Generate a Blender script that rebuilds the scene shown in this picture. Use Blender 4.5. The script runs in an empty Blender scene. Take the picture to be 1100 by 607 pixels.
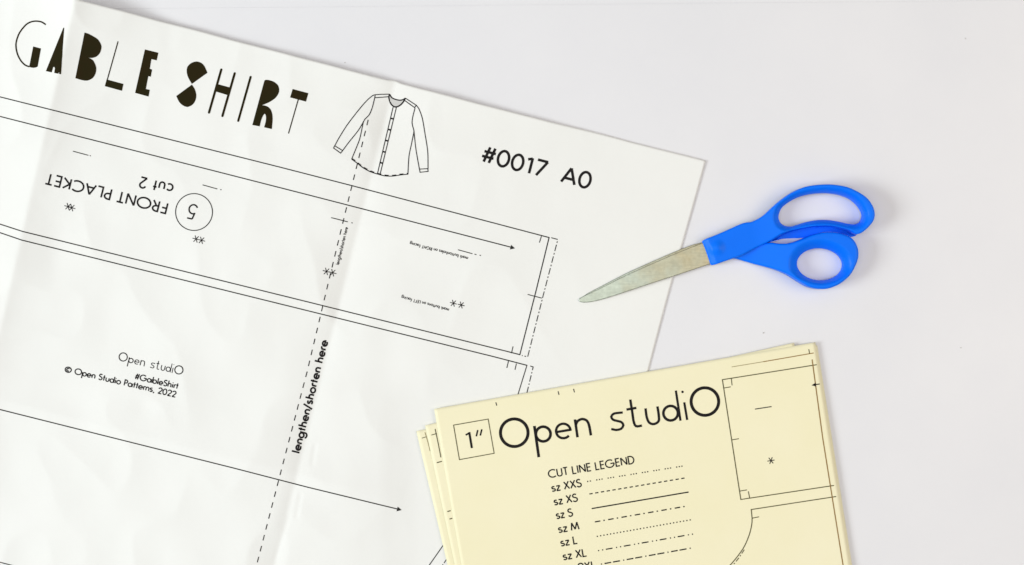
import bpy, bmesh, math, random
import numpy as np
from mathutils import Vector, geometry, noise

random.seed(7)
S = 0.00066            # metres per photo unit on the table (the printed test square is one inch)
CAM_H = 0.80           # camera height above the tabletop
UC, VC = 550.0, 303.5  # plan point straight under the camera
scene = bpy.context.scene
col = scene.collection

# ------------------------------------------------------------------ camera
cam_data = bpy.data.cameras.new('camera')
cam = bpy.data.objects.new('camera', cam_data); col.objects.link(cam)
cam.location = (0, 0, CAM_H)
cam_data.sensor_width = 36.0
cam_data.lens = 36.0 * CAM_H / (1100 * S)
cam_data.clip_start = 0.05; cam_data.clip_end = 50
scene.camera = cam

# ------------------------------------------------------------------ world, lamps, exposure
world = bpy.data.worlds.new('World'); scene.world = world; world.use_nodes = True
bg = world.node_tree.nodes['Background']
bg.inputs[0].default_value = (0.96, 0.98, 1.0, 1); bg.inputs[1].default_value = 0.30

def area(name, loc, target, size, power, color):
    d = bpy.data.lights.new(name, 'AREA'); d.shape = 'RECTANGLE'
    d.size, d.size_y = size; d.energy = power; d.color = color
    o = bpy.data.objects.new(name, d); col.objects.link(o); o.location = loc
    o.rotation_euler = (Vector(target) - Vector(loc)).to_track_quat('-Z', 'Y').to_euler()
    return o
area('window_light', (-2.70, -0.45, 1.42), (0, 0, 0), (1.2, 1.0), 73.0, (0.95, 1.0, 0.985))
area('overhead_fill', (-0.20, 0.0, 1.70), (-0.1, 0, 0), (1.3, 1.3), 8.6, (1.0, 0.985, 0.955))  # added overhead panel, unseen: fills the scene and gives the blade a reflection
area('warm_lamp', (1.35, 0.05, 1.15), (0.35, 0, 0), (0.9, 0.9), 9.5, (1.0, 0.84, 0.66))

vs = scene.view_settings
scene.display_settings.display_device = 'sRGB'
vs.view_transform = 'Standard'; vs.look = 'None'; vs.exposure = 0.06; vs.gamma = 1.0

# ------------------------------------------------------------------ materials
def mat(name, base, rough=0.6, metallic=0.0, spec=0.5, vary=None, vscale=40, bump=None, bscale=400, bdist=0.0002, coat=0.0):
    m = bpy.data.materials.new(name); m.use_nodes = True
    nt = m.node_tree; N = nt.nodes; Lk = nt.links
    b = N['Principled BSDF']
    b.inputs['Base Color'].default_value = (*base, 1)
    b.inputs['Roughness'].default_value = rough
    b.inputs['Metallic'].default_value = metallic
    b.inputs['Specular IOR Level'].default_value = spec
    b.inputs['Coat Weight'].default_value = coat
    tc = N.new('ShaderNodeTexCoord')
    if vary:
        n = N.new('ShaderNodeTexNoise'); n.inputs['Scale'].default_value = vscale
        n.inputs['Detail'].default_value = 5; n.inputs['Roughness'].default_value = 0.6
        r = N.new('ShaderNodeValToRGB')
        r.color_ramp.elements[0].position = 0.3; r.color_ramp.elements[1].position = 0.7
        r.color_ramp.elements[0].color = (*base, 1); r.color_ramp.elements[1].color = (*vary, 1)
        Lk.new(tc.outputs['Object'], n.inputs['Vector']); Lk.new(n.outputs['Fac'], r.inputs[0])
        Lk.new(r.outputs[0], b.inputs['Base Color'])
    if bump:
        n = N.new('ShaderNodeTexNoise'); n.inputs['Scale'].default_value = bscale
        n.inputs['Detail'].default_value = 6
        bp = N.new('ShaderNodeBump'); bp.inputs['Strength'].default_value = bump
        bp.inputs['Distance'].default_value = bdist
        Lk.new(tc.outputs['Object'], n.inputs['Vector']); Lk.new(n.outputs['Fac'], bp.inputs['Height'])
        Lk.new(bp.outputs[0], b.inputs['Normal'])
    return m

M_table = mat('white_laminate', (0.735, 0.738, 0.778), 0.45, spec=0.25, vary=(0.765, 0.766, 0.800), vscale=9, bump=0.25, bscale=900, bdist=0.00008)
M_white = mat('white_pattern_paper', (0.805, 0.812, 0.800), 0.8, spec=0.12, vary=(0.825, 0.832, 0.820), vscale=14, bump=0.5, bscale=160, bdist=0.00015)
M_yellow = mat('yellow_printing_paper', (0.835, 0.788, 0.545), 0.8, spec=0.1, vary=(0.855, 0.810, 0.590), vscale=12, bump=0.4, bscale=220, bdist=0.0001)
M_ink = mat('black_ink', (0.012, 0.011, 0.012), 0.7, spec=0.05, vary=(0.020, 0.018, 0.018), vscale=300)
M_line = mat('fine_line_ink', (0.022, 0.022, 0.021), 0.7, spec=0.05, vary=(0.036, 0.036, 0.034), vscale=400)
M_title = mat('olive_black_ink', (0.017, 0.0155, 0.004), 0.7, spec=0.05, vary=(0.023, 0.014, 0.004), vscale=70)
M_brown = mat('brown_line_ink', (0.270, 0.155, 0.045), 0.6, spec=0.1, vary=(0.310, 0.190, 0.065), vscale=300)
M_faint = mat('faint_line_ink', (0.330, 0.270, 0.130), 0.6, spec=0.2, vary=(0.36, 0.30, 0.16), vscale=300)
M_green = mat('olive_line_ink', (0.090, 0.080, 0.030), 0.6, spec=0.2, vary=(0.11, 0.10, 0.045), vscale=300)
M_grey = mat('grey_ink', (0.55, 0.55, 0.54), 0.7, spec=0.2, vary=(0.58, 0.58, 0.57), vscale=200)
M_blue = mat('blue_plastic', (0.0002, 0.158, 0.93), 0.40, spec=0.14, vary=(0.0002, 0.166, 0.96), vscale=60, bump=0.12, bscale=700, bdist=0.0001)
M_crumb = mat('grey_lint', (0.50, 0.49, 0.48), 0.9, vary=(0.58, 0.57, 0.56), vscale=2000)

def steel():
    m = mat('worn_steel', (0.70, 0.74, 0.64), 0.36, metallic=1.0)
    nt = m.node_tree; N = nt.nodes; Lk = nt.links; b = N['Principled BSDF']
    tc = N.new('ShaderNodeTexCoord')
    sep = N.new('ShaderNodeSeparateXYZ'); Lk.new(tc.outputs['Object'], sep.inputs[0])
    n = N.new('ShaderNodeTexNoise'); n.inputs['Scale'].default_value = 95; n.inputs['Detail'].default_value = 6
    Lk.new(tc.outputs['Object'], n.inputs['Vector'])
    # warm reflection painted into the steel colour, strongest by the handle, in uneven blotches
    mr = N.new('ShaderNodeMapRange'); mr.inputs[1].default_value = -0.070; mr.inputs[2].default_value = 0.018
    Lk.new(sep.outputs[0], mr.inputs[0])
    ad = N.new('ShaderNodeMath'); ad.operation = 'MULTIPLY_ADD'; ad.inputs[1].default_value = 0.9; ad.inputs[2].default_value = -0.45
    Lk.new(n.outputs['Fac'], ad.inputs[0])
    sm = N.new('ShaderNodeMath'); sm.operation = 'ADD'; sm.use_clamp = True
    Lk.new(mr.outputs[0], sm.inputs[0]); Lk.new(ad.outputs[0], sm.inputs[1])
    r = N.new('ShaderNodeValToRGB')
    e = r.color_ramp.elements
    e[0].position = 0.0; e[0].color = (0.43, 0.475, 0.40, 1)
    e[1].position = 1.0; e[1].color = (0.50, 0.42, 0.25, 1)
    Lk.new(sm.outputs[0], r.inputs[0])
    ms = N.new('ShaderNodeMapping'); ms.inputs['Rotation'].default_value = (0, 0, math.radians(-21)); ms.inputs['Scale'].default_value = (70, 1100, 200)
    ns = N.new('ShaderNodeTexNoise'); ns.inputs['Scale'].default_value = 1.0; ns.inputs['Detail'].default_value = 5
    Lk.new(tc.outputs['Object'], ms.inputs[0]); Lk.new(ms.outputs[0], ns.inputs['Vector'])
    n3 = N.new('ShaderNodeTexNoise'); n3.inputs['Scale'].default_value = 420; n3.inputs['Detail'].default_value = 3
    Lk.new(tc.outputs['Object'], n3.inputs['Vector'])
    sa = N.new('ShaderNodeMath'); sa.operation = 'ADD'; Lk.new(ns.outputs['Fac'], sa.inputs[0]); Lk.new(n3.outputs['Fac'], sa.inputs[1])
    sr = N.new('ShaderNodeMapRange'); sr.inputs[1].default_value = 0.6; sr.inputs[2].default_value = 1.4; sr.inputs[3].default_value = 0.84; sr.inputs[4].default_value = 1.16
    Lk.new(sa.outputs[0], sr.inputs[0])
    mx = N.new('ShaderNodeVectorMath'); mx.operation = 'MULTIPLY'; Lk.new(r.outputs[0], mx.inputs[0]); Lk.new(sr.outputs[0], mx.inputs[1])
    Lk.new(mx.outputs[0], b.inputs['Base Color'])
    # grinding marks across the blade
    mp = N.new('ShaderNodeMapping'); mp.inputs['Rotation'].default_value = (0, 0, math.radians(-22))
    mp.inputs['Scale'].default_value = (900, 120, 300)
    Lk.new(tc.outputs['Object'], mp.inputs[0])
    n2 = N.new('ShaderNodeTexNoise'); n2.inputs['Scale'].default_value = 1.0; n2.inputs['Detail'].default_value = 4
    Lk.new(mp.outputs[0], n2.inputs['Vector'])
    bp = N.new('ShaderNodeBump'); bp.inputs['Strength'].default_value = 0.35; bp.inputs['Distance'].default_value = 0.00006
    Lk.new(n2.outputs['Fac'], bp.inputs['Height']); Lk.new(bp.outputs[0], b.inputs['Normal'])
    rr = N.new('ShaderNodeMapRange'); rr.inputs[3].default_value = 0.30; rr.inputs[4].default_value = 0.50
    Lk.new(n.outputs['Fac'], rr.inputs[0]); Lk.new(rr.outputs[0], b.inputs['Roughness'])
    return m
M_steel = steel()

# ------------------------------------------------------------------ helpers
def P(u, v, z=0.0):
    """plan point (photo units) at height z -> world metres"""
    k = S * (CAM_H - z) / CAM_H
    return Vector(((u - UC) * k, (VC - v) * k, z))

def thing(name, label, cat, loc, group=None):
    o = bpy.data.objects.new(name, None); col.objects.link(o)
    o.location = loc; o.empty_display_size = 0.02
    o['label'] = label; o['category'] = cat
    if group: o['group'] = group
    return o

def link_mesh(name, verts, faces, m, parent=None, smooth=False, label=None):
    """verts are world positions; stored relative to the parent's base"""
    base = parent.location if parent else Vector((0, 0, 0))
    if parent and parent.parent: base = base + parent.parent.location
    me = bpy.data.meshes.new(name)
    me.from_pydata([tuple(Vector(p) - base) for p in verts], [], faces)
    me.materials.append(m)
    if smooth: me.polygons.foreach_set('use_smooth', [True] * len(me.polygons))
    me.update()
    o = bpy.data.objects.new(name, me); col.objects.link(o)
    if parent: o.parent = parent
    if label: o['label'] = label
    return o

def cr(pts, closed=False, step=1.2):
    """Catmull-Rom through the points, resampled evenly"""
    pts = [np.array(p, float) for p in pts]; n = len(pts); out = []
    segs = n if closed else n - 1
    for i in range(segs):
        p1, p2 = pts[i], pts[(i + 1) % n]
        p0 = pts[(i - 1) % n] if (closed or i > 0) else 2 * p1 - p2
        p3 = pts[(i + 2) % n] if (closed or i + 2 < n) else 2 * p2 - p1
        # centripetal-ish: clamp the tangents to the length of this span
        L = np.linalg.norm(p2 - p1)
        def tan(a, b):
            d = b - a; ln = np.linalg.norm(d)
            return d / ln * L if ln > 1e-9 else d
        t1, t2 = tan(p0, p2), tan(p1, p3)
        k = max(2, int(L / step))
        for j in range(k):
            t = j / k; t_2 = t * t; t_3 = t_2 * t
            out.append((2*t_3-3*t_2+1)*p1 + (t_3-2*t_2+t)*t1*0.9 + (-2*t_3+3*t_2)*p2 + (t_3-t_2)*t2*0.9)
    if not closed: out.append(pts[-1])
    return [tuple(p) for p in out]

class Ink:
    """flat printed marks collected in plan units, laid on a sheet's own height field"""
    def __init__(self): self.v = []; self.f = []
    def line(self, pts, w, closed=False, caps='butt', seg=4.0):
        pts = [np.array(p, float) for p in pts]
        dense = []
        n = len(pts)
        for i in range(n if closed else n - 1):
            a, b = pts[i], pts[(i + 1) % n]
            L = np.linalg.norm(b - a)
            if L < 1e-6: continue
            k = max(1, int(math.ceil(L / seg)))
            for j in range(k): dense.append(a + (b - a) * j / k)
        if not closed: dense.append(pts[-1])
        n = len(dense)
        if n < 2: return self
        base = len(self.v)
        for i in range(n):
            a = dense[i - 1] if (closed or i > 0) else None
            b = dense[(i + 1) % n] if (closed or i < n - 1) else None
            d1 = dense[i] - a if a is not None else None
            d2 = b - dense[i] if b is not None else None
            if d1 is None: d1 = d2
            if d2 is None: d2 = d1
            d1 = d1 / np.linalg.norm(d1); d2 = d2 / np.linalg.norm(d2)
            n1 = np.array((-d1[1], d1[0])); n2 = np.array((-d2[1], d2[0]))
            m = n1 + n2; ln = np.linalg.norm(m)
            m = n1 if ln < 1e-4 else m / ln
            k = 1.0 / max(0.55, float(m @ n1))
            o = m * (w / 2) * k
            self.v += [tuple(dense[i] + o), tuple(dense[i] - o)]
        for i in range(n if closed else n - 1):
            j = (i + 1) % n
            self.f.append((base + 2*i, base + 2*i + 1, base + 2*j + 1, base + 2*j))
        if caps == 'round' and not closed:
            for end, nxt in ((dense[0], dense[1]), (dense[-1], dense[-2])):
                d = end - nxt; a0 = math.atan2(d[1], d[0])
                c = len(self.v); self.v.append(tuple(end)); K = 6
                for q in range(K + 1):
                    a = a0 - math.pi/2 + math.pi * q / K
                    self.v.append((end[0] + math.cos(a)*w/2, end[1] + math.sin(a)*w/2))
                for q in range(K): self.f.append((c, c + 1 + q, c + 2 + q))
        return self
    def dash(self, pts, w, pattern):
        """pattern: on, off, on, off ... lengths"""
        pts = [np.array(p, float) for p in pts]
        k = 0; left = pattern[0]; cur = [pts[0]]
        for i in range(len(pts) - 1):
            a, b = pts[i], pts[i + 1]; L = np.linalg.norm(b - a); t = 0.0
            while L - t > 1e-6:
                s = min(left, L - t); t += s; left -= s
                p = a + (b - a) * t / L
                if k % 2 == 0: cur.append(p)
                if left < 1e-6:
                    if k % 2 == 0 and len(cur) > 1: self.line(cur, w)
                    k = (k + 1) % len(pattern); left = pattern[k]; cur = [p]
        if k % 2 == 0 and len(cur) > 1 and np.linalg.norm(cur[-1] - cur[0]) > 0.2: self.line(cur, w)
        return self
    def circle(self, c, r, w, n=40, ry=None):
        ry = ry or r
        return self.line([(c[0] + r*math.cos(2*math.pi*i/n), c[1] + ry*math.sin(2*math.pi*i/n)) for i in range(n)], w, closed=True)
    def dot(self, c, r):
        b = len(self.v); n = 8
        self.v += [(c[0] + r*math.cos(2*math.pi*i/n), c[1] + r*math.sin(2*math.pi*i/n)) for i in range(n)]
        self.f.append(tuple(range(b, b + n))); return self
    def fill(self, pts, maxlen=5.0):
        bm = bmesh.new()
        vs_ = [bm.verts.new((p[0], p[1], 0)) for p in pts]
        tri = geometry.tessellate_polygon([[Vector((p[0], p[1], 0)) for p in pts]])
        for t in tri:
            try: bm.faces.new([vs_[i] for i in t])
            except ValueError: pass
        for _ in range(4):
            es = [e for e in bm.edges if e.calc_length() > maxlen]
            if not es: break
            bmesh.ops.subdivide_edges(bm, edges=es, cuts=1)
            bmesh.ops.triangulate(bm, faces=bm.faces[:])
        b = len(self.v); bm.verts.index_update()
        self.v += [(v.co.x, v.co.y) for v in bm.verts]
        self.f += [tuple(b + v.index for v in f.verts) for f in bm.faces]
        bm.free(); return self
    def build(self, name, m, parent, zf, lift=0.00012, label=None):
        vs3 = [P(u, v, zf(u, v) + lift) for u, v in self.v]
        fs = []
        for f in self.f:     # all faces look up
            a, b, c = (self.v[f[0]], self.v[f[1]], self.v[f[2]])
            cross = (b[0]-a[0])*(c[1]-a[1]) - (b[1]-a[1])*(c[0]-a[0])
            fs.append(tuple(reversed(f)) if cross > 0 else f)
        return link_mesh(name, vs3, fs, m, parent, label=label)

# ------------------------------------------------------------------ drawn lettering (one stroke alphabet; cap height 1, baseline 0, y up)
def arc(cx, cy, rx, ry, a0, a1, n=None):
    n = n or max(5, int(abs(a1 - a0) / 14))
    return [(cx + rx*math.cos(math.radians(a0 + (a1-a0)*i/n)), cy + ry*math.sin(math.radians(a0 + (a1-a0)*i/n))) for i in range(n + 1)]
X = 0.62
def bowl(cx, a0=0, a1=360): return arc(cx, X/2, 0.28, X/2, a0, a1)
G = {
 ' ': (0.30, []),
 '#': (0.66, [[(0.17,0),(0.32,1)], [(0.44,0),(0.59,1)], [(0.02,0.34),(0.62,0.34)], [(0.08,0.67),(0.68,0.67)]]),
 '0': (0.58, [arc(0.29,0.5,0.28,0.5,0,360)]),
 '1': (0.34, [[(0.02,0.86),(0.24,0.97)], [(0.24,1),(0.24,0)]]),
 '2': (0.54, [arc(0.27,0.73,0.25,0.27,168,-28)+[(0.03,0.0)], [(0.02,0.0),(0.54,0.0)]]),
 '5': (0.52, [[(0.50,1.0),(0.17,1.0)], [(0.17,1.0),(0.09,0.56)], [(0.09,0.54)]+arc(0.24,0.32,0.27,0.32,122,-150)]),
 '7': (0.54, [[(0.0,1.0),(0.54,1.0)], [(0.53,1.0),(0.10,0)]]),
 'A': (0.70, [[(0.0,0),(0.35,1)], [(0.35,1),(0.70,0)], [(0.12,0.30),(0.58,0.30)]]),
 'C': (0.80, [arc(0.48,0.5,0.48,0.5,50,310)]),
 'D': (0.66, [[(0.04,0),(0.04,1),(0.22,1)]+arc(0.22,0.5,0.42,0.5,84,-84)+[(0.22,0),(0.04,0)]]),
 'E': (0.46, [[(0.44,1),(0.04,1),(0.04,0),(0.44,0)], [(0.04,0.53),(0.41,0.53)]]),
 'F': (0.44, [[(0.42,1),(0.04,1),(0.04,0)], [(0.04,0.50),(0.38,0.50)]]),
 'G': (0.98, [arc(0.48,0.5,0.48,0.5,48,360), [(0.98,0.5),(0.56,0.5)]]),
 'H': (0.62, [[(0.04,0),(0.04,1)], [(0.58,0),(0.58,1)], [(0.04,0.52),(0.58,0.52)]]),
 'I': (0.10, [[(0.05,0),(0.05,1)]]),
 'K': (0.56, [[(0.04,0),(0.04,1)], [(0.52,1),(0.08,0.50)], [(0.08,0.52),(0.56,0)]]),
 'L': (0.42, [[(0.04,1),(0.04,0),(0.42,0)]]),
 'M': (0.80, [[(0.0,0),(0.12,1)], [(0.12,1),(0.40,0.08)], [(0.40,0.08),(0.68,1)], [(0.68,1),(0.80,0)]]),
 'N': (0.68, [[(0.04,0),(0.04,1)], [(0.04,1),(0.64,0)], [(0.64,0),(0.64,1)]]),
 'O': (0.98, [arc(0.49,0.5,0.49,0.5,0,360)]),
 'P': (0.46, [[(0.04,0),(0.04,1),(0.18,1)]+arc(0.18,0.73,0.27,0.27,80,-80)+[(0.18,0.46),(0.04,0.46)]]),
 'R': (0.48, [[(0.04,0),(0.04,1),(0.18,1)]+arc(0.18,0.74,0.26,0.26,80,-80)+[(0.18,0.48),(0.04,0.48)], [(0.20,0.48),(0.48,0)]]),
 'S': (0.50, [arc(0.25,0.76,0.21,0.24,35,180)+arc(0.25,0.76,0.21,0.20,190,250)+arc(0.25,0.27,0.24,0.25,75,0)+arc(0.25,0.27,0.24,0.27,-10,-155)]),
 'T': (0.48, [[(0,1),(0.48,1)], [(0.24,1),(0.24,0)]]),
 'U': (0.60, [[(0.04,1),(0.04,0.27)]+arc(0.30,0.27,0.26,0.27,190,350)+[(0.56,0.27),(0.56,1)]]),
 'X': (0.58, [[(0.02,0),(0.54,1)], [(0.04,1),(0.57,0)]]),
 'a': (0.64, [arc(0.27,X/2,0.27,X/2,0,360), [(0.62,-0.01),(0.62,X+0.02)]]),
 'b': (0.60, [arc(0.34,X/2,0.26,X/2,0,360), [(0.02,0),(0.02,1.08)]]),
 'c': (0.48, [bowl(0.28,48,312)]),
 'd': (0.60, [arc(0.26,X/2,0.26,X/2,0,360), [(0.585,0),(0.585,1.08)]]),
 'e': (0.56, [[(0.01,0.31),(0.56,0.31)]+bowl(0.28,5,318)]),
 'f': (0.32, [[(0.14,0),(0.14,0.86)]+arc(0.29,0.88,0.15,0.18,170,70), [(0.0,X-0.02),(0.30,X-0.02)]]),
 'g': (0.60, [arc(0.26,X/2,0.26,X/2,0,360), [(0.585,X),(0.585,-0.10)]+arc(0.31,-0.10,0.275,0.22,-8,-165)]),
 'h': (0.50, [[(0.04,0),(0.04,1.08)], [(0.04,0.36)]+arc(0.25,0.38,0.21,0.24,165,0)+[(0.46,0)]]),
 'i': (0.10, [[(0.05,0),(0.05,X)], [(0.05,0.80),(0.05,0.92)]]),
 'k': (0.46, [[(0.04,0),(0.04,1.08)], [(0.42,X),(0.06,0.32)], [(0.08,0.34),(0.45,0)]]),
 'l': (0.10, [[(0.05,0),(0.05,1.08)]]),
 'm': (0.80, [[(0.04,0),(0.04,X)], [(0.04,0.38)]+arc(0.22,0.42,0.18,0.20,165,0)+[(0.40,0)], [(0.40,0.40)]+arc(0.58,0.42,0.18,0.20,165,0)+[(0.76,0)]]),
 'n': (0.48, [[(0.04,0),(0.04,X)], [(0.04,0.36)]+arc(0.25,0.38,0.21,0.24,165,0)+[(0.46,0)]]),
 'o': (0.56, [bowl(0.28)]),
 'p': (0.60, [arc(0.34,X/2,0.26,X/2,0,360), [(0.02,-0.38),(0.02,X)]]),
 'r': (0.22, [[(0.04,0),(0.04,X)], [(0.04,0.40)]+arc(0.22,0.40,0.18,0.21,165,62)]),
 's': (0.38, [arc(0.19,0.465,0.16,0.155,40,180)+arc(0.19,0.465,0.16,0.13,195,250)+arc(0.19,0.165,0.18,0.15,70,0)+arc(0.19,0.165,0.18,0.165,-15,-150)]),
 't': (0.24, [[(0.12,0),(0.12,0.94)], [(-0.03,X-0.02),(0.27,X-0.02)]]),
 'u': (0.52, [[(0.04,X),(0.04,0.24)]+arc(0.26,0.24,0.22,0.24,190,350)+[(0.48,0.24),(0.48,X)]]),
 'z': (0.44, [[(0.02,X),(0.42,X)], [(0.41,X),(0.02,0)], [(0.01,0),(0.43,0)]]),
 '/': (0.28, [[(-0.03,-0.16),(0.31,1.10)]]),
 ',': (0.14, [[(0.10,0.06),(0.03,-0.16)]]),
 '\u00a9': (0.94, [arc(0.47,0.45,0.46,0.46,0,360), arc(0.48,0.45,0.22,0.22,50,310)]),
}
def write(ink, text, p0, p1, cap, w, track=0.20, space=0.42):
    """letter text along the line p0 -> p1 so that it exactly fills it"""
    x = 0.0; place = []
    for i, ch in enumerate(text):
        if ch == ' ':
            x += space; continue
        place.append((x, ch)); x += G[ch][0] + track
    total = x - track
    p0 = np.array(p0, float); p1 = np.array(p1, float)
    L = np.linalg.norm(p1 - p0); ex = (p1 - p0) / L
    ey = np.array((ex[1], -ex[0]))             # up, in plan units with v pointing down
    hw = w / 2; sx = (L - w) / total
    for x, ch in place:
        for st in G[ch][1]:
            pts = []
            for gx, gy in st:
                yy = hw + gy * (cap - w) if gy >= 0 else hw + gy * cap
                pts.append(tuple(p0 + ex * (hw + (x + gx) * sx) + ey * yy))
            closed = len(pts) > 8 and np.linalg.norm(np.array(pts[0]) - np.array(pts[-1])) < 0.05
            ink.line(pts[:-1] if closed else pts, w, closed=closed)
    return ink
def star(ink, c, r, rot, w=0.8):
    for k in range(3):
        a = math.radians(rot + 60 * k); d = (math.cos(a) * r, math.sin(a) * r)
        ink.line([(c[0]-d[0], c[1]-d[1]), (c[0]+d[0], c[1]+d[1])], w)
def arrowhead(ink, tip, frm, length, half):
    t = np.array(tip, float); d = t - np.array(frm, float); d /= np.linalg.norm(d); n = np.array((-d[1], d[0]))
    ink.fill([tuple(t), tuple(t - d*length + n*half), tuple(t - d*length - n*half)])

# ------------------------------------------------------------------ tabletop (two boards meeting in a hairline seam at the far side)
def board(name, pts, z_top, thick):
    bm = bmesh.new()
    top = [bm.verts.new((*P(u, v, 0).xy, z_top)) for u, v in pts]
    f = bm.faces.new(top)
    if f.normal.z < 0: f.normal_flip()
    r = bmesh.ops.extrude_face_region(bm, geom=[f])
    bmesh.ops.translate(bm, verts=[g for g in r['geom'] if isinstance(g, bmesh.types.BMVert)], vec=(0, 0, -thick))
    bmesh.ops.recalc_face_normals(bm, faces=bm.faces[:])
    bmesh.ops.bevel(bm, geom=[e for e in bm.edges if all(abs(v.co.z - z_top) < 1e-6 for v in e.verts)], offset=0.0001, segments=2, affect='EDGES')
    me = bpy.data.meshes.new(name); bm.to_mesh(me); bm.free(); me.materials.append(M_table)
    o = bpy.data.objects.new(name, me); col.objects.link(o); o['kind'] = 'structure'
    return o
board('tabletop', [(-700, 17.2), (1900, -7.2), (1900, 1300), (-700, 1300)], 0.0, 0.022)
board('tabletop', [(-700, -420), (1900, -420), (1900, -7.26), (-700, 17.14)], 0.0, 0.022)

# ------------------------------------------------------------------ white pattern sheet: height field
def line_dist(u, v, a, b):
    dx, dy = b[0]-a[0], b[1]-a[1]; L = math.hypot(dx, dy)
    return ((u-a[0])*(-dy) + (v-a[1])*dx) / L      # sign decided by the caller
def sstep(a, b, x):
    t = min(1.0, max(0.0, (x - a) / (b - a))); return t*t*(3-2*t)
DENTS = [(355,497,26,18,-0.30), (445,470,14,48,-0.28), (155,437,13,10,-0.32), (262,520,46,30,0.34), (205,345,55,22,0.24),
         (300,545,16,26,0.30), (60,270,14,26,-0.30), (340,545,22,30,-0.25), (520,95,40,16,0.12), (120,560,60,24,0.26),
         (230,440,40,18,-0.2), (182,45,8,24,-0.16), (420,330,50,26,0.2), (660,250,40,50,0.1), (40,410,34,10,0.2)]
def sheet_z(u, v):
    d1 = -line_dist(u, v, (81, 0), (0, 357))
    d2 = -line_dist(u, v, (423.5, 89), (294.4, 607))
    # positive = right of the crease
    h = 0.00055
    a1 = 0.0072 * (0.45 + 0.55*math.exp(-max(0.0, v)/330.0))
    s1 = math.sqrt(d1*d1 + 1.1**2)
    h += a1 * math.exp(-s1 / (80.0 if d1 < 0 else 34.0))
    s2 = math.sqrt(d2*d2 + 1.1**2)
    if d2 < 0: h += 0.0032 * (1 - math.exp(-s2/20.0)) * math.exp(-s2/260.0)
    else:      h += 0.0032 * (1 - math.exp(-s2/34.0)) * math.exp(-s2/130.0)
    d3 = line_dist(u, v, (0, 431), (320, 511))
    s3 = math.sqrt(d3*d3 + 1.5**2)
    along = sstep(-60, 40, u) * (1 - sstep(330, 440, u))
    h += 0.0015 * along * math.exp(-s3 / (45.0 if d3 < 0 else 16.0))
    # corner of the fold standing up off the table at the far edge
    top = line_dist(u, v, (90, 0), (757, 172.7))
    h += 0.0060 * math.exp(-((u - 88)/62.0)**2) * math.exp(-max(0, top)/55.0)
    h += (0.0007 + 0.0009*noise.noise(Vector((u/70.0, 2.2, 0.4)))) * math.exp(-max(0, top)/26.0)
    for (cu, cv, ru, rv, amp) in DENTS:
        e = ((u-cu)/ru)**2 + ((v-cv)/rv)**2
        if e < 9: h += 1.35 * amp * 0.001 * math.exp(-e)
    # creasing of handled paper
    n1 = noise.noise(Vector((u/95.0, v/70.0, 3.1)))
    n2 = 1 - abs(noise.noise(Vector((u/60.0 + 7, v/75.0, 9.4)))) * 2
    n3 = noise.noise(Vector((u/26.0, v/30.0, 1.7)))
    calm = (1 - 0.8*sstep(470, 640, u))
    h += calm * (0.00070*n1 + 0.00075*n2 + 0.00014*n3)
    # pinched nicks where the two folds cross
    for (a, b, amp) in (((322.8, 532), (318.5, 555), -0.00040), ((338.6, 478), (335.5, 499), -0.00034), ((310, 556), (296, 600), -0.0002)):
        ax, ay = a; bx, by = b; L2 = (bx-ax)**2 + (by-ay)**2
        t = min(1, max(0, ((u-ax)*(bx-ax) + (v-ay)*(by-ay))/L2))
        dd = (u-ax-t*(bx-ax))**2 + (v-ay-t*(by-ay))**2
        if dd < 40: h += amp * math.exp(-dd/2.5)
    # pressed flat under the yellow stack and towards the right edge
    press = sstep(405, 452, u) * sstep(392, 440, v + (u-470)*0.18)
    h = h * (1-press) + 0.0006 * press
    flat = sstep(600, 680, u)
    h = h * (1 - 0.7*flat) + 0.0006 * 0.7 * flat
    return max(h, 0.00022)

pattern = thing('sewing_pattern', 'large creased white sewing pattern sheet printed with a shirt drawing and long black lines', 'sewing pattern', P(500, 300, 0))
def make_sheet():
    TL, TR = np.array((-210., -76.)), np.array((757.6, 172.7))
    dn = np.array((-0.262, 0.9655)) * 800
    nu, nv = 460, 370
    verts = []
    for j in range(nv + 1):
        for i in range(nu + 1):
            a, b = i/nu, j/nv
            p = TL + (TR - TL)*a + dn*b
            x = p[0]
            bow = 1.1*math.exp(-((x-420)/190)**2) + 1.2*math.exp(-((x-585)/50)**2)*0.5 - 1.3*math.exp(-((x-424)/5)**2) + 0.5*noise.noise(Vector((x/38.0, 0.3, 5.5)))
            p = p + np.array((-0.25, 0.97)) * bow * (1-b)**3
            # the cut edge is not perfectly straight
            p = p + np.array((0.97, 0.25)) * 0.5*math.sin(b*19+1)*a**8
            z = sheet_z(p[0], p[1])
            verts.append((p[0], p[1], z))
    V = [P(u, v, z) for u, v, z in verts]
    W = nu + 1
    faces = [(j*W+i, (j+1)*W+i, (j+1)*W+i+1, j*W+i+1) for j in range(nv) for i in range(nu)]
    o = link_mesh('paper', V, faces, M_white, pattern, smooth=True)
    md = o.modifiers.new('thickness', 'SOLIDIFY'); md.thickness = 0.00011; md.offset = -1
    return o
make_sheet()

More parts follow.
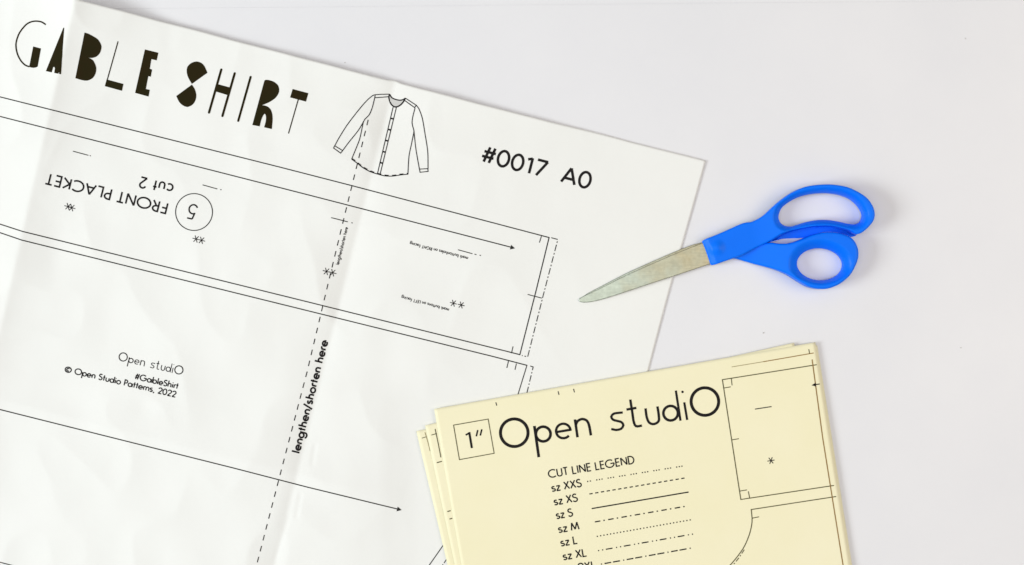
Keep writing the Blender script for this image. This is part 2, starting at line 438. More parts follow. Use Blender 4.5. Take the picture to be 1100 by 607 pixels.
# ---- title lettering
t = Ink()
t.line(cr([(49.2,26.5),(44.5,23.6),(38.2,22.7),(32.5,23.8),(27.3,27.1),(20.4,36.3),(17.1,47.3),(18.6,57.7),(22.7,65.7),(27.3,70.1),(31.6,71.7)]), 1.6)
t.fill([(35.6,49.9),(44,52.1),(40.4,71.6),(38.2,72.6),(35.9,72.9),(33.4,72.6),(31.3,71.8)])
t.fill([(68,29.8),(69,29.8),(67.6,48.4),(65.6,79.8),(58.2,78.4),(58.9,73.2),(58.4,72.1),(57.2,72.0),(55.5,77.8),(49.2,76.4)])
t.fill([(90.8,35)] + cr([(95,36.2),(98.7,38.2),(105.3,42.5),(109,49.8),(107.3,57),(103.3,61),(98.8,62.3),(94.8,62)], step=2) + cr([(96.2,62.4),(100,64.9),(103.3,72.2),(102.7,78.7),(99.4,84),(93.4,86.7),(87.5,86),(80.9,84)], step=2))
t.line([(126.8,44.5),(115.0,86.4)], 1.2).fill([(114.5,85.3),(132.6,90.2),(131,97.6),(112.5,92.6)])
t.fill([(155.6,53.1),(170.1,56.7),(168.3,64.9),(162.6,63.6),(160.9,73.9),(163.3,74.8),(162,82.4),(159.3,81.8),(156.7,95.6),(160.9,96.5),(159.6,103.8),(145.1,99.8)])
t.fill(cr([(206.1,90.2),(202.3,83.6),(200.6,77.9),(201.1,72.1),(205.2,67.8),(210.9,66),(216.1,67.5),(219.6,71),(222.8,78.2)], step=2))
t.fill(cr([(206.1,90.9),(209.2,95.7),(210.9,102.1),(210.1,107.3),(206.9,112.4),(201.1,115),(196,113),(192.5,109.6),(189.3,103.2)], step=2))
t.line([(237.7,74.8),(224.5,120.9)], 2.5, caps='round').line([(252.1,78.8),(238.9,124.6)], 2.5, caps='round')
t.fill([(234.2,90.5),(247.2,94),(244.8,102.3),(231.9,98.4)])
t.line([(269.2,82.7),(255.9,129.8)], 2.4, caps='round')
t.fill([(284.0,86.6)] + cr([(285.2,85.8),(288.3,85.9),(294.5,88),(299.0,92.3),(299.8,98.5),(296.4,104.7),(289.6,109.6),(281.5,113.1)], step=2) + cr([(283.5,113.2),(287.1,114.3),(290.8,117.6),(292.6,123.2),(292.9,128.2),(292,138.7)], step=2) + [(283.7,136.8)] + cr([(285.3,131),(285.8,127),(285.2,123.2),(284,122.3),(281.9,125.7),(280.3,130),(279,135.8)], step=2) + [(271,134.3)])
t.fill([(314.3,95.6),(331.2,100.1),(328.7,109.2),(311.6,104.7)]).line([(320.5,106.5),(310,143)], 1.2, caps='round')
t.build('title', M_title, pattern, sheet_z)

# ---- line drawing of the shirt
n = Ink().fill(cr([(418.8,101.8),(420.9,105),(425.4,107),(429.9,107.7),(433.5,106.8),(435.2,105.6)], step=2) + cr([(433.5,109),(430.8,112.2),(427.2,114.5),(423.6,114.8),(420.4,112.2),(418.6,108.6),(417.9,104)], step=2))
shirt = Ink(); w = 0.95
for pts in ([(402.6,101.8),(400.3,102.7),(395.3,106.8),(389,113.6),(379.9,124.9),(371.8,135.8),(363.1,149.9),(359.5,156.8)],
            [(368,161.8),(374.5,153.1),(384.9,140),(389.9,131.7),(391.9,128.1)],
            [(391.9,128.1),(396.7,123.1),(399.9,115.4),(402.1,106.8),(403,102.3)],
            [(391.9,128.1),(390.3,131.3),(386.3,149.4),(382.2,160),(377.7,171)],
            [(445.8,115.9),(443.5,124.9),(442.6,131.3),(443.3,135.8),(444.6,140.3),(444.4,142.7)],
            [(447.1,113.1),(449.9,116.8),(453.5,126.7),(456.4,143),(459.4,162.7),(459.8,181.0)],
            [(444.6,140.3),(446.7,159.9),(450.5,181.7)],
            [(444.4,142.7),(442.2,153.6),(439.4,167.2),(438.1,187.1)]):
    shirt.line(cr(pts, step=2), w)
for pts in ([(402.6,101.8),(410,101.3),(418.6,101.2)], [(403.2,105),(418.1,103.9)], [(435.4,105.4),(447.1,113.1),(445.3,115.6),(434.9,108.1)],
            [(422.2,115.2),(405.4,186.7)], [(425.7,115.6),(408.3,187.1)]):
    shirt.line(pts, w)
shirt.line([(359.5,156.6),(358.2,159),(365.9,164.5),(368,161.8)], w, closed=True)
shirt.line([(450.5,181.7),(459.6,181.2),(459.8,184.2),(451.2,185.1)], w, closed=True)
hem = cr([(377.7,171),(383.1,174.9),(389.5,179.9),(397.6,184.4),(405.8,187.1),(413.6,189),(421.8,189.2),(429.9,188),(438.5,187.1)], step=1.5)
shirt.line(hem, 1.0)
shirt.dash([(u+0.2, v-0.7) for u, v in hem], 1.3, [4.5, 3.5])
shirt.line(cr([(418.6,101.0),(417.7,104),(418.6,108.6),(420.4,112.2),(423.6,114.8),(427.2,114.5),(430.8,112.2),(433.5,109),(435.4,105.2)], step=1.5), 1.5)
shirt.line(cr([(418.6,101.5),(420.9,105),(425.4,107),(429.9,107.7),(433.5,106.8),(435.4,105.4)], step=1.5), 1.3)
for c in ((420.9,127.4),(418.4,139.4),(415.2,151.1),(412.2,163.1),(409.3,174.9)):
    shirt.line([(c[0]-1.6,c[1]-0.4),(c[0]+1.6,c[1]+0.4)], 1.7)
so = shirt.build('shirt_drawing', M_ink, pattern, sheet_z, 0.00016)
n.build('shirt_neck', M_grey, pattern, sheet_z, 0.00010)

# ---- sheet number, piece name and notes
write(Ink(), '#0017  A0', (514.3,173.8), (633.2,204.4), 19.5, 2.85, track=0.17, space=0.36).build('sheet_number', M_ink, pattern, sheet_z)
write(Ink(), 'FRONT PLACKET', (181.9,218.0), (50.6,185.2), 13.0, 1.85, track=0.17, space=0.34).build('piece_name', M_ink, pattern, sheet_z)
write(Ink(), 'cut 2', (187.4,197.8), (151.2,189.1), 13.0, 1.85, space=0.45).build('cut_note', M_ink, pattern, sheet_z)
k = Ink().circle((208.4,227.8), 19.8, 1.0, n=64)
k.build('number_ring', M_line, pattern, sheet_z)
write(Ink(), '5', (213.6,220.4), (203.6,218.0), 17.0, 1.6).build('piece_number', M_ink, pattern, sheet_z)
write(Ink(), 'lengthen/shorten here', (322.2,488.0), (353.2,366.3), 9.7, 1.85, track=0.19).build('adjustment_note', M_ink, pattern, sheet_z)
write(Ink(), 'lengthen/shorten here', (364.2,284.9), (374.0,244.4), 3.9, 0.62, track=0.19).build('adjustment_note', M_ink, pattern, sheet_z)
write(Ink(), 'mark buttonholes on RIGHT facing', (503.2,276.0), (440.6,259.6), 3.7, 0.60).build('button_note', M_ink, pattern, sheet_z)
write(Ink(), 'mark buttons on LEFT facing', (482.8,331.4), (431.6,317.4), 3.7, 0.60).build('button_note', M_ink, pattern, sheet_z)

for (pair, r, rot) in ((((210.6,256.8),(216.4,258.2)),4.0,14), (((73.1,221.9),(77.0,223.2)),4.0,14), (((350.7,291.6),(357.3,293.0)),4.1,14), (((487,325.8),(495.4,327.7)),3.8,14)):
    a = Ink()
    for c in pair: star(a, c, r, rot, 0.85)
    a.build('button_mark', M_ink, pattern, sheet_z)
for segs in ([((78.3,162.4),(94.9,166.9)), ((96.4,167.2),(97.6,167.5))], [((217.6,198.6),(233.4,203.0)), ((236.6,203.6),(237.9,204.0))],
             [((355.7,233.8),(373.5,238.3)), ((377.4,239.2),(378.8,239.6))], [((492,268.3),(507.5,272.6)), ((509.7,273.0),(511.8,273.6)), ((515.2,274.1),(516.6,274.5))]):
    a = Ink()
    for s_ in segs: a.line(s_, 0.95)
    a.build('buttonhole_mark', M_line, pattern, sheet_z)

# ---- cutting lines, grain arrows, notches, the dashed adjustment line
for pts in ([(-150,65.5),(0,104.1),(300,179.4),(378.5,199.6),(589.8,255.2),(576.4,310),(558.4,381.0),(545,377.6),(330,324.2),(24,248.6),(0,240.8),(-150,198)],
            [(-150,206),(0,250.0),(23.5,258.0),(330,333.7),(530,383.1),(566.5,392.6)]):
    Ink().line(pts, 1.15).build('cutting_line', M_line, pattern, sheet_z)
Ink().line([(566.0,392.6),(556.3,424),(548,452)], 1.0).build('cutting_line', M_line, pattern, sheet_z)
Ink().line([(-60,589),(0,604),(60,620)], 1.0).build('cutting_line', M_line, pattern, sheet_z)
Ink().line([(478,583),(461.2,607),(440,634)], 1.0).build('cutting_line', M_line, pattern, sheet_z)
Ink().dash([(485,593),(477.9,603.5),(460,628)], 0.95, [5, 1.6, 1.2, 1.6]).build('facing_line', M_line, pattern, sheet_z)
Ink().dash([(592.2,255.4),(599.2,257.3),(582.8,320),(566.8,383.4),(560.5,381.9)], 1.0, [7.2, 2.0, 1.8, 2.0]).build('facing_line', M_line, pattern, sheet_z)
Ink().dash([(569.5,393.2),(572.7,394.2),(566.5,420),(558,452)], 1.0, [7.0, 2.0, 1.6, 2.0]).build('facing_line', M_line, pattern, sheet_z)
a = Ink().line([(-150,87.5),(0,125.1),(216,180),(330,209.1),(549,265.6)], 1.15); arrowhead(a, (553.2,266.8), (536,262.4), 5.0, 2.6)
a.build('grain_arrow', M_line, pattern, sheet_z)
a = Ink().line([(-150,402),(0,440),(250,502.6),(330,523.3),(427.5,547.0)], 1.15); arrowhead(a, (431.4,548.0), (410,542.7), 5.0, 2.6)
a.build('grain_arrow', M_line, pattern, sheet_z)
for s_ in (((581.9,252.8),(579.4,260.6)), ((566.8,316.3),(582.0,320.3)), ((551.1,372.2),(549.4,379.5)), ((546.2,387.8),(544.4,395.3)), ((554.7,390.6),(553.2,397.2))):
    Ink().line(s_, 0.95).build('notch', M_line, pattern, sheet_z)
Ink().dash([(395.5,128.7),(370.5,230),(352.8,303),(329.7,400),(323.6,423),(299,517),(275.6,607),(262,660)], 1.05, [6.1, 6.0]).build('adjustment_line', M_ink, pattern, sheet_z)

# ---- maker's logo, drawn once in plan units and set twice
LOGO = [
  ('circle', (552.4,464.9), 14.8, 3.0),
  ('line', [(574.0,457.6),(578.8,491.2)], 2.7), ('circle', (583.5,466.3), 7.9, 2.7),
  ('line', [(597.6,464.2)] + [(612.7,461.7)] + [(605.1+7.8*math.cos(math.radians(q)), 463.0+7.8*math.sin(math.radians(q))) for q in range(-12,-332,-14)], 2.4),
  ('line', [(617.6,450.6),(620.4,469.8)], 2.5),
  ('curve', [(618.4,457.0),(620.3,452.6),(625.2,450.2),(630.2,451.8),(632.6,456.4),(634.8,467.8)], 2.5),
  ('curve', [(668.9,443.2),(664.0,443.6),(659.0,444.6),(656.6,447.8),(658.6,450.9),(663.0,452.2),(667.6,453.6),(669.6,456.8),(667.2,460.6),(662.0,461.9),(656.6,460.9)], 2.3),
  ('curve', [(677.0,429.2),(679.2,443.0),(680.8,453.2),(683.2,457.8),(689.6,457.2)], 2.4),
  ('line', [(673.0,440.0),(683.6,438.2)], 2.4),
  ('curve', [(693.4,438.7),(694.8,448.4),(697.6,454.2),(702.4,455.6),(707.4,452.6),(707.6,446.0),(706.2,436.6)], 2.4),
  ('circle', (720.4,443.9), 7.8, 2.6), ('line', [(726.0,419.6),(731.0,452.0)], 2.2),
  ('line', [(735.0,432.2),(738.2,451.2)], 2.2), ('dot', (733.2,421.0), 1.4),
  ('circle', (757.2,431.4), 14.8, 3.0)]
def logo(ink, f, sc, thin=1.0):
    for kind, *a in LOGO:
        if kind == 'circle': ink.circle(f(a[0]), a[1]*sc, a[2]*sc*thin, n=48)
        elif kind == 'dot': ink.dot(f(a[0]), a[1]*sc)
        elif kind == 'line': ink.line([f(p) for p in a[0]], a[1]*sc*thin)
        else: ink.line([f(p) for p in cr(a[0], step=1.5)], a[1]*sc*thin)
    return ink
_a, _b = complex(552.4,464.9), complex(757.2,431.4); _c, _d = complex(132.3,383.5), complex(192.1,397.4)
_k = (_d - _c) / (_b - _a)
def small(p):
    q = _c + (complex(*p) - _a) * _k; return (q.real, q.imag)
logo(Ink(), small, abs(_k), 1.25).build('maker_logo', M_ink, pattern, sheet_z)
write(Ink(), '#GableShirt', (143.6,407.4), (191.0,418.4), 7.3, 1.2, track=0.16).build('credit_line', M_ink, pattern, sheet_z)
write(Ink(), '\u00a9 Open Studio Patterns, 2022', (68.6,399.6), (188.6,427.4), 7.3, 1.2, track=0.16).build('credit_line', M_ink, pattern, sheet_z)

# ------------------------------------------------------------------ stack of yellow printed pages
def page_z(base, seed, corners):
    def f(u, v):
        return base + 0.00034*noise.noise(Vector((u/160.0+seed, v/150.0, seed*2.3))) + 0.00020
    return f
def make_page(label, corners, base, seed, lift=0.0):
    c = [np.array(p, float) for p in corners]            # TL TR BR BL
    r = thing('printed_page', label, 'printed page', P(*((c[0]+c[2])/2), base), 'yellow pages in a loose stack')
    zf = page_z(base, seed, corners)
    nu, nv = 110, 90; W = nu + 1
    V = []
    for j in range(nv+1):
        for i in range(nu+1):
            a, b = i/nu, j/nv
            p = (c[0]*(1-a)+c[1]*a)*(1-b) + (c[3]*(1-a)+c[2]*a)*b
            V.append(P(p[0], p[1], zf(p[0], p[1])))
    F = [(j*W+i, (j+1)*W+i, (j+1)*W+i+1, j*W+i+1) for j in range(nv) for i in range(nu)]
    o = link_mesh('paper', V, F, M_yellow, r, smooth=True)
    md = o.modifiers.new('thickness', 'SOLIDIFY'); md.thickness = 0.00013; md.offset = -1
    return r, zf
def down(tl, tr, k=323/413.0):
    a, b = np.array(tl, float), np.array(tr, float); d = b - a; n_ = np.array((-d[1], d[0])) * k
    return [tuple(a), tuple(b), tuple(b + n_), tuple(a + n_)]
def quad(tl, tr, bl_dir, br_dir, k=325):
    f = lambda p, d: (p[0] + d[0]*k, p[1] + d[1]*k)
    return [tl, tr, f(tr, br_dir), f(tl, bl_dir)]

base0 = 0.00125
p4, z4 = make_page('bottom yellow page of the stack, showing only as a sliver past the right edge', quad((462,466.5), (877.9,370.9), (0.185,0.985), (0.1565,0.988)), base0, 1.2)
p3, z3 = make_page('yellow page whose corner sticks out farthest left from under the stack', quad((447.2,463.2), (866,380), (0.2275,0.974), (0.16,0.987)), base0+0.0004, 2.7)
p2, z2 = make_page('yellow page second from the top, its corner between the leftmost corner and the top page', quad((456.6,457.0), (853.0,368.2), (0.208,0.978), (0.16,0.987)), base0+0.0008, 4.1)
p1, z1 = make_page('top yellow page with the size legend and the big round lettered logo', quad((466.3,439.4), (875.9,367.6), (0.172,0.985), (0.1565,0.988)), base0+0.0012, 5.6)

# marks on the pages below
Ink().line([(453.2,470.7),(458.0,469.2)], 0.8).build('notch', M_green, p3, z3)
Ink().line([(456.4,464.3),(459.5,474.5),(462,484.5)], 0.8).build('cutting_line', M_faint, p3, z3)
Ink().line([(463.4,467.4),(469.2,465.7)], 0.9).build('notch', M_green, p2, z2)
Ink().line([(467.4,460.8),(470.6,475.8),(473.6,491.4)], 1.0).build('cutting_line', M_green, p2, z2)
Ink().line([(469.2,497.1),(474.6,495.6)], 1.1).build('notch', M_green, p2, z2)
Ink().line([(480.6,549.6),(484.0,548.6)], 1.2).build('notch', M_green, p2, z2)
Ink().line([(482.9,557.6),(485.8,556.8)], 1.2).build('notch', M_green, p2, z2)

# top page
logo(Ink(), lambda p: p, 1.0, 1.1).build('maker_logo', M_ink, p1, z1)
k = Ink().line([(487.2,456.7),(524.4,450.2),(530.8,487.0),(493.5,493.8)], 0.95, closed=True)
k.build('test_square', M_green, p1, z1)
k = Ink().line([(500.2,467.4),(503.4,465.6)], 1.9).line([(504.0,464.2),(506.9,481.4)], 2.4)
k.line([(513.2,462.0),(511.6,468.8)], 1.7).line([(517.6,461.2),(515.9,468.0)], 1.7)
k.build('inch_mark', M_ink, p1, z1)
leg = Ink()
write(leg, 'CUT LINE LEGEND', (589.3,514.1), (682.4,498.2), 9.4, 1.35, track=0.15, space=0.36)
for (txt, a, b) in (('sz XXS', (592.6,528.8), (625.6,523.2)), ('sz XS', (595.1,543.4), (621.4,538.9)), ('sz S', (597.5,558.1), (616.2,554.8)),
                    ('sz M', (599.8,573.0), (622.8,569.1)), ('sz L', (602.3,587.5), (621.0,584.3)), ('sz XL', (604.8,602.3), (631.0,597.9)), ('sz 2XL', (607.3,616.8), (641,611.0))):
    write(leg, txt, a, b, 9.4, 1.4, track=0.13, space=0.30)
leg.build('size_legend', M_ink, p1, z1)
def sample(a, b, items, period, w):
    a = np.array(a, float); b = np.array(b, float); L = np.linalg.norm(b-a); d = (b-a)/L; k = Ink(); t0 = 0.0
    while t0 < L:
        for (s0, ln) in items:
            if t0 + s0 >= -0.1 and t0 + s0 + ln <= L + 0.6:
                k.line([tuple(a + d*(t0+s0)), tuple(a + d*(t0+s0+ln))], w)
        t0 += period
    k.build('line_sample', M_ink, p1, z1)
k = Ink()
d_ = np.array((734.6-631.3, 500.5-517.2)); d_ /= np.linalg.norm(d_); s0 = np.array((631.3,517.2))
for q in ([0.0, 2.9] + [9.9 + 12.42*g + 2.85*m for g in range(8) for m in range(3)]):
    p = s0 + d_*q; k.line([tuple(p - d_*0.62), tuple(p + d_*0.62)], 1.3)
k.build('line_sample', M_ink, p1, z1)
sample((633.2,530.7), (736.2,513.4), [(0,3.5)], 6.25, 1.25)
Ink().line([(636.1,546.3),(739.2,528.7)], 1.35, caps='round').build('line_sample', M_ink, p1, z1)
sample((639.0,560.7), (743.0,542.8), [(0,5.9),(9.3,1.5)], 14.5, 1.35)
sample((641.0,576.3), (745.0,557.9), [(0,1.3)], 3.62, 1.3)
sample((642.4,591.6), (744.0,573.8), [(0,1.2),(4.4,1.2),(8.5,7.3)], 19.6, 1.3)
sample((645.5,606.1), (749.0,587.6), [(0,1.2),(4.0,7.2),(13.2,7.6)], 24.2, 1.35)

# pattern pieces printed at the right of the top page
k = Ink().line([(877.3,391.8),(776.0,407.9),(795.8,536.6),(896.0,521.5)], 1.05)
k.build('cutting_line', M_green, p1, z1)
for pts in ([(785.6,406.3),(786.4,414.0)], [(777.2,416.9),(784.9,415.6)], [(794.5,527.6),(802.4,526.3)], [(803.9,527.9),(805.3,535.2)], [(786.0,472.6),(793.7,471.3)], [(807.9,556.7),(815.4,555.2)], [(868.8,375.2),(869.7,380.0)]):
    Ink().line(pts, 0.95).build('notch', M_green, p1, z1)
Ink().line([(811,439.5),(828.8,436.8)], 1.05).build('buttonhole_mark', M_line, p1, z1)
a = Ink(); star(a, (828.2,494.8), 3.9, -9, 0.9); a.build('button_mark', M_ink, p1, z1)
k = Ink().line([(898.2,533.4),(807.0,547.4)] + cr([(807.2,549),(807.9,560.3),(805.1,573.8),(798.4,589),(784.8,606.6),(770,620)], step=3), 1.05)
k.build('cutting_line', M_green, p1, z1)
Ink().dash(cr([(799.5,590.5),(793.5,599.5),(786.5,608)], step=2), 1.0, [5, 2, 1.5, 2]).build('cutting_line', M_green, p1, z1)
Ink().line([(872.4,386.2),(883.7,470.0),(905.6,607),(919,690)], 1.15).build('trim_line', M_brown, p1, z1)
k = Ink().line([(876.5,413.1),(880.6,412.5)], 1.1); arrowhead(k, (871.8,413.9), (880,412.7), 4.8, 2.2); k.build('trim_arrow', M_ink, p1, z1)
Ink().line([(820,388.6),(874.2,379.2)], 0.95).build('trim_line', M_brown, p1, z1)
Ink().line([(786,394.2),(820,388.6)], 0.75).build('trim_line', M_faint, p1, z1)
for s_ in (((532.6,432.2),(533.6,435.8)), ((599.5,420.4),(600.5,424.2)), ((616.1,417.7),(617.1,421.6))):
    Ink().line(s_, 1.0).build('notch', M_line, p1, z1)

# ------------------------------------------------------------------ scissors
scissors = thing('scissors', 'blue handled steel scissors lying closed with the blade tip on the white pattern sheet', 'scissors', P(770, 268, 0))

def poly_dist(P_, Q):
    """distance of points P_ (n,2) to the closed polyline Q"""
    Q = np.array(Q); A = Q; B = np.roll(Q, -1, axis=0); D = B - A; L2 = (D**2).sum(1) + 1e-12
    out = np.full(len(P_), 1e9)
    for s in range(0, len(P_), 400):
        p = P_[s:s+400, None, :]
        t = np.clip(((p - A) * D).sum(2) / L2, 0, 1)
        d = np.linalg.norm(p - (A + t[..., None]*D), axis=2).min(1)
        out[s:s+400] = d
    return out
def orient(pts, ccw=True):
    a = sum(pts[i][0]*pts[(i+1)%len(pts)][1] - pts[(i+1)%len(pts)][0]*pts[i][1] for i in range(len(pts)))
    return pts if (a > 0) == ccw else pts[::-1]
def inset(pts, d):
    """move a ccw loop inwards by d (negative: outwards)"""
    Q = np.array(pts); t = np.roll(Q, -1, 0) - np.roll(Q, 1, 0); t /= np.linalg.norm(t, axis=1)[:, None] + 1e-9
    n_ = np.stack((-t[:, 1], t[:, 0]), 1)
    return [tuple(p) for p in Q + n_*d]
def solid(name, outer, hole, ztop, zbot, m, parent, rows=(0.35, 0.8, 1.4, 2.0), fine=2.2):
    outer = orient(outer); loops_o = [outer] + [inset(outer, r) for r in rows]
    loops_h = []
    if hole:
        hole = orient(hole); loops_h = [hole] + [inset(hole, -r) for r in rows]
    A = []; F = []
    def mk(loop):
        b0 = len(A); A.extend(loop); return list(range(b0, b0 + len(loop)))
    VO = [mk(l) for l in loops_o]; VH = [mk(l) for l in loops_h]
    def band(a, b, flip):
        n_ = len(a)
        for i in range(n_):
            j = (i+1) % n_; f = (a[i], a[j], b[j], b[i])
            F.append(f if not flip else f[::-1])
    for i in range(len(VO)-1): band(VO[i], VO[i+1], False)
    for i in range(len(VH)-1): band(VH[i], VH[i+1], True)
    # inside of the innermost rows: an evenly broken up triangle fill (its rim is welded to the rows at the end)
    polys = [[Vector((*p, 0)) for p in loops_o[-1]]]; flat = list(loops_o[-1])
    if hole: polys.append([Vector((*p, 0)) for p in loops_h[-1]]); flat += list(loops_h[-1])
    bm = bmesh.new(); fv = [bm.verts.new((p[0], p[1], 0)) for p in flat]
    for tri in geometry.tessellate_polygon(polys):
        try: bm.faces.new([fv[i] for i in tri])
        except ValueError: pass
    for _ in range(6):
        es = [e for e in bm.edges if e.calc_length() > fine and len(e.link_faces) == 2]
        if not es: break
        bmesh.ops.subdivide_edges(bm, edges=es, cuts=1)
        bmesh.ops.triangulate(bm, faces=bm.faces[:])
        bmesh.ops.beautify_fill(bm, faces=bm.faces[:], edges=[e for e in bm.edges if len(e.link_faces) == 2])
    bm.verts.index_update(); b0 = len(A)
    A.extend([(v.co.x, v.co.y) for v in bm.verts])
    for f in bm.faces: F.append(tuple(b0 + v.index for v in f.verts))
    A = np.array(A)
    dO = poly_dist(A, outer); dH = poly_dist(A, hole) if hole else np.full(len(A), 1e3)
    Z = [ztop(A[i, 0], A[i, 1], dO[i], dH[i]) for i in range(len(A))]
    verts = [P(A[i, 0], A[i, 1], Z[i]) for i in range(len(A))]
    faces = list(F)
    for ring, flip in [(VO[0], False)] + ([(VH[0], True)] if hole else []):
        idx = ring; n_ = len(idx); prev = idx
        zs = [Z[i] for i in idx]
        for fr in (0.5, 1.0):
            b0 = len(verts)
            for q, i in enumerate(idx):
                u, v = A[i]; zb = zbot(u, v); z = zs[q] + (zb - zs[q])*fr
                pt = P(u, v, zs[q]); verts.append(Vector((pt.x, pt.y, z)))      # straight down
            cur = list(range(b0, b0+n_))
            for q in range(n_):
                r_ = (q+1) % n_; f = (prev[q], cur[q], cur[r_], prev[r_])
                faces.append(f if not flip else f[::-1])
            prev = cur
    bm.free()
    # bottom cap
    if hole is None:
        base_ring = list(range(len(verts)-len(outer), len(verts))); faces.append(tuple(base_ring))
    me = bpy.data.meshes.new(name)
    loc = parent.location + (parent.parent.location if parent.parent else Vector((0, 0, 0)))
    me.from_pydata([tuple(Vector(p) - loc) for p in verts], [], faces)
    b2 = bmesh.new(); b2.from_mesh(me); bmesh.ops.remove_doubles(b2, verts=b2.verts[:], dist=2e-6); bmesh.ops.recalc_face_normals(b2, faces=b2.faces[:]); b2.to_mesh(me); b2.free()
    me.polygons.foreach_set('use_smooth', [True]*len(me.polygons)); me.materials.append(m)
    me.set_sharp_from_angle(angle=math.radians(50))
    o = bpy.data.objects.new(name, me); col.objects.link(o); o.parent = parent
    return o

def rnd(d, r, drop):
    t = 1 - min(max(d, 0)/r, 1); return drop * (1 - math.sqrt(max(0, 1 - t*t)))
# blades
upper_blade = cr([(621.8,322.6),(622.2,321.0),(624.5,319.4),(632,315.6),(645.5,309.2),(672.7,295.6),(700,283.4),(727.3,271.6),(745,264.6)], step=2.5) + [(772,254.5),(781,276.5)] + cr([(761.8,284.0),(745,289.6),(727.3,295.6),(709,301.4),(690.9,307.4),(663.6,316.4),(645.5,322.0),(635,324.4),(627.3,325.0),(623.2,324.4)], step=2.5)
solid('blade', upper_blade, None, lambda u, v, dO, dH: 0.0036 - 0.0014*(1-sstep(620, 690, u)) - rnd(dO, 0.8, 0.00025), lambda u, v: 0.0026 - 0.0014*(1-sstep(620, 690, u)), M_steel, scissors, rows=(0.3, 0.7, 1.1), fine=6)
lower_blade = cr([(623.5,320.6),(632,314.6),(645.5,307.6),(672.7,293.6),(700,281.2),(727.3,269.4),(745,262.6)], step=2.5) + [(775,256.0),(780,272)] + cr([(761,280),(727,291),(690,303),(650,316),(630,322)], step=2.5)
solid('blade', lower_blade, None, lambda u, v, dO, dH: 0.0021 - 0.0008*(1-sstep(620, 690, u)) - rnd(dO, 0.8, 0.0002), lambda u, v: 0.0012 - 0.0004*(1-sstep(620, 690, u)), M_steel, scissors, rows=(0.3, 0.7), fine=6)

# upper handle with the long finger loop
up_outer = cr([(755.0,258.6),(758.8,256.5),(766,253.7),(774.7,250.1),(786,245),(797,240.1),(802,238.9),(807.7,238.2),(819.2,232.2),(832.4,220.5),(840,214.4),(851.5,206.7),(863,201.3),(874.6,198.9),(891.9,198.1),(909.2,200.6),(923,206.7),(932.3,213.6),(938,222.3),(939.8,230.4),(938.2,237.3),(932.3,244.6),(925.4,250.2),(920,251.6),(914,247.8),(904,244.8),(891.9,242.6),(874.6,243.0),(857.3,246.0),(848,248.2),(839,251.8),(827.4,259.0),(811,266.6),(798,273.6),(787,277.8),(776,281.6),(768.7,284.2),(765.2,284.9),(763.0,283.8),(760.6,277),(756.6,265.8),(754.4,260.4)], closed=True)
up_hole = cr([(840.2,222.9),(851.5,214.8),(863,210.2),(874.6,207.9),(889.6,207.1),(903.4,209),(915,213.6),(923,220.6),(927.5,228),(928.0,232.7),(925.4,238.2),(919.6,240.9),(911.5,240.5),(900,237.9),(889.6,236.4),(878.1,236.4),(866.5,238.4),(857.3,241.3),(849.2,243.4),(843.5,242.6),(839.2,240.2),(836.8,236),(836.6,230.6)], closed=True)
def up_s(u, v): return ((u-760)*0.94 - (v-270)*0.34)
def front_d(u, v):
    a, b = (754.3,259.3), (763.2,284.5)
    return ((u-a[0])*(b[1]-a[1]) - (v-a[1])*(b[0]-a[0])) / math.hypot(b[0]-a[0], b[1]-a[1])
def up_top(u, v, dO, dH):
    s = up_s(u, v)
    z = 0.0078 + 0.0048*sstep(50, 120, s)
    z -= 0.0034*max(0.0, 1 - front_d(u, v)/7.0)                       # sloping front facet
    q = math.hypot(u-770.7, v-266.2)/10.5
    if q < 1: z += 0.0017*(0.5+0.5*math.cos(math.pi*q))                # round boss over the pivot
    inner = max(0.0, 1 - dH/6.5)
    z -= 0.0055*inner**1.6
    return z - rnd(dO, 2.0, 0.0012)
def up_bot(u, v):
    s = up_s(u, v)
    return 0.0022 + 0.0024*sstep(18, 30, s) - 0.0036*sstep(85, 120, s)
solid('handle', up_outer, up_hole, up_top, up_bot, M_blue, scissors)
# sloping underside lip of the finger loop, seen between the two loops
lip = cr([(826.4,260.4),(833,255.4),(840,251.0),(848,247.6),(857.3,245.2),(874.6,242.2),(891.9,241.8),(904,243.8),(914,246.8),(920.5,250.8)], step=1.5) + cr([(919.5,253.2),(914,254.7),(910.9,253.0),(899,249.7),(885.9,249.3),(872.7,252.2),(863,255.4),(850,256.0),(840,256.6)], step=1.5)
TOPL = [(826.4,260.4),(833,255.4),(840,251.0),(848,247.6),(857.3,245.2),(874.6,242.2),(891.9,241.8),(904,243.8),(914,246.8),(920.5,250.8)]
def lip_top(u, v, dO, dH):
    tv = np.interp(u, [p[0] for p in TOPL], [p[1] for p in TOPL])
    return 0.0082 - 0.0076*sstep(0.0, 1.6, v - tv)
solid('loop_lip', lip, None, lip_top, lambda u, v: 0.0002, M_blue, scissors, rows=(0.3, 0.6))

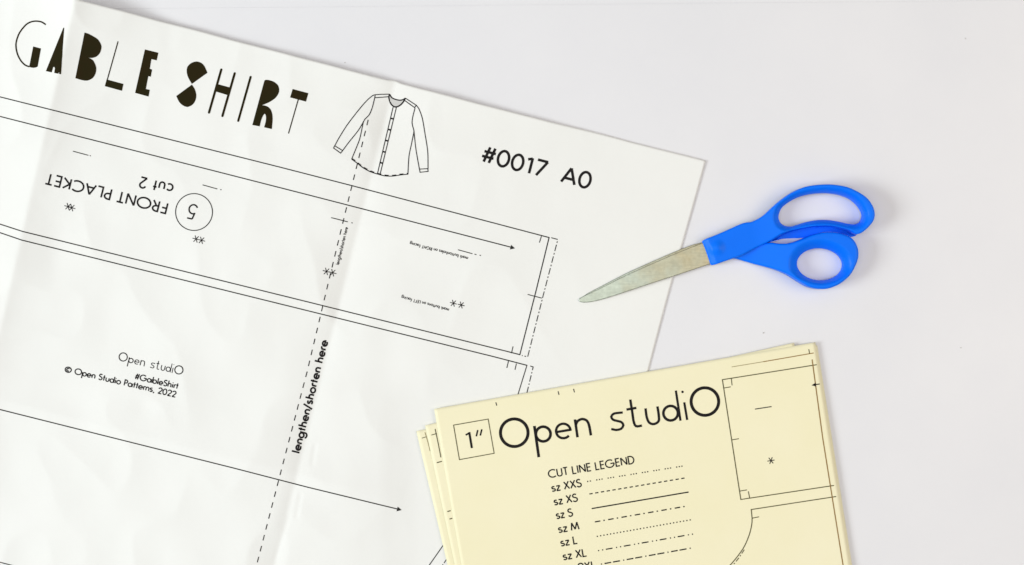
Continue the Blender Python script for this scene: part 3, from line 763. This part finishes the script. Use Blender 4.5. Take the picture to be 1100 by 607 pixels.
# lower handle with the thumb loop
lo_outer = cr([(779,272.4),(785,268.2),(800,264.4),(815,261.4),(827.9,260.6),(837,261.6),(846.4,261.5),(855,259.4),(863.5,256.3),(872.7,252.5),(885.9,249.5),(899,249.9),(910.9,253.4),(917.5,258.4),(921.4,266.4),(922.1,275.6),(918.8,286.1),(912.2,296.7),(901.7,305.2),(889.8,310.0),(879.3,310.5),(868.7,307.9),(858.2,301.9),(846.4,294.9),(833.2,289.6),(820,286.1),(809.2,283.4),(791.4,278.3),(783,276.6)], closed=True)
lo_hole = [(881.2 + 25.1*math.cos(a)*math.cos(0.05) - 17.2*math.sin(a)*math.sin(0.05), 283.9 + 25.1*math.cos(a)*math.sin(0.05) + 17.2*math.sin(a)*math.cos(0.05)) for a in [2*math.pi*i/96 for i in range(96)]]
def lo_top(u, v, dO, dH):
    z = 0.0036 + 0.0078*sstep(800, 862, u)
    wv = 10.0 - 4.5*sstep(0.2, 0.9, (v-283.9)/22.0)                    # the bevel is narrower at the near side
    inner = max(0.0, 1 - dH/wv)
    z -= 0.0062*inner**1.5
    return z - rnd(dO, 2.6, 0.0016)
solid('handle', lo_outer, lo_hole, lo_top, lambda u, v: 0.0005, M_blue, scissors)

# ------------------------------------------------------------------ specks on the table
def crumb(label, u, v, r, seed):
    bm = bmesh.new(); bmesh.ops.create_icosphere(bm, subdivisions=2, radius=r)
    for vt in bm.verts:
        k = 1 + 0.5*noise.noise(vt.co*(2.2/r) + Vector((seed, 0, 0))); vt.co = Vector((vt.co.x*k*1.3, vt.co.y*k*0.9, vt.co.z*k*0.5))
    me = bpy.data.meshes.new('lint_speck'); bm.to_mesh(me); bm.free(); me.materials.append(M_crumb)
    o = bpy.data.objects.new('lint_speck', me); col.objects.link(o)
    o.location = P(u, v, 0); o.location.z = r*0.4; o.rotation_euler.z = seed
    o['label'] = label; o['category'] = 'lint speck'; o['group'] = 'lint specks on the table'
crumb('tiny grey lint speck on the table between the scissors and the yellow pages', 820, 357.5, 0.00050, 0.7)
crumb('tiny grey lint speck on the bare table far right of the scissors and pages', 1032, 373.5, 0.00042, 2.1)
crumb('tiny grey lint speck just beyond the white sheet, above the shirt drawing', 370.5, 67.3, 0.00040, 3.9)
crumb('tiny grey lint speck near the far right corner of the table', 1037, 41.5, 0.00042, 5.2)
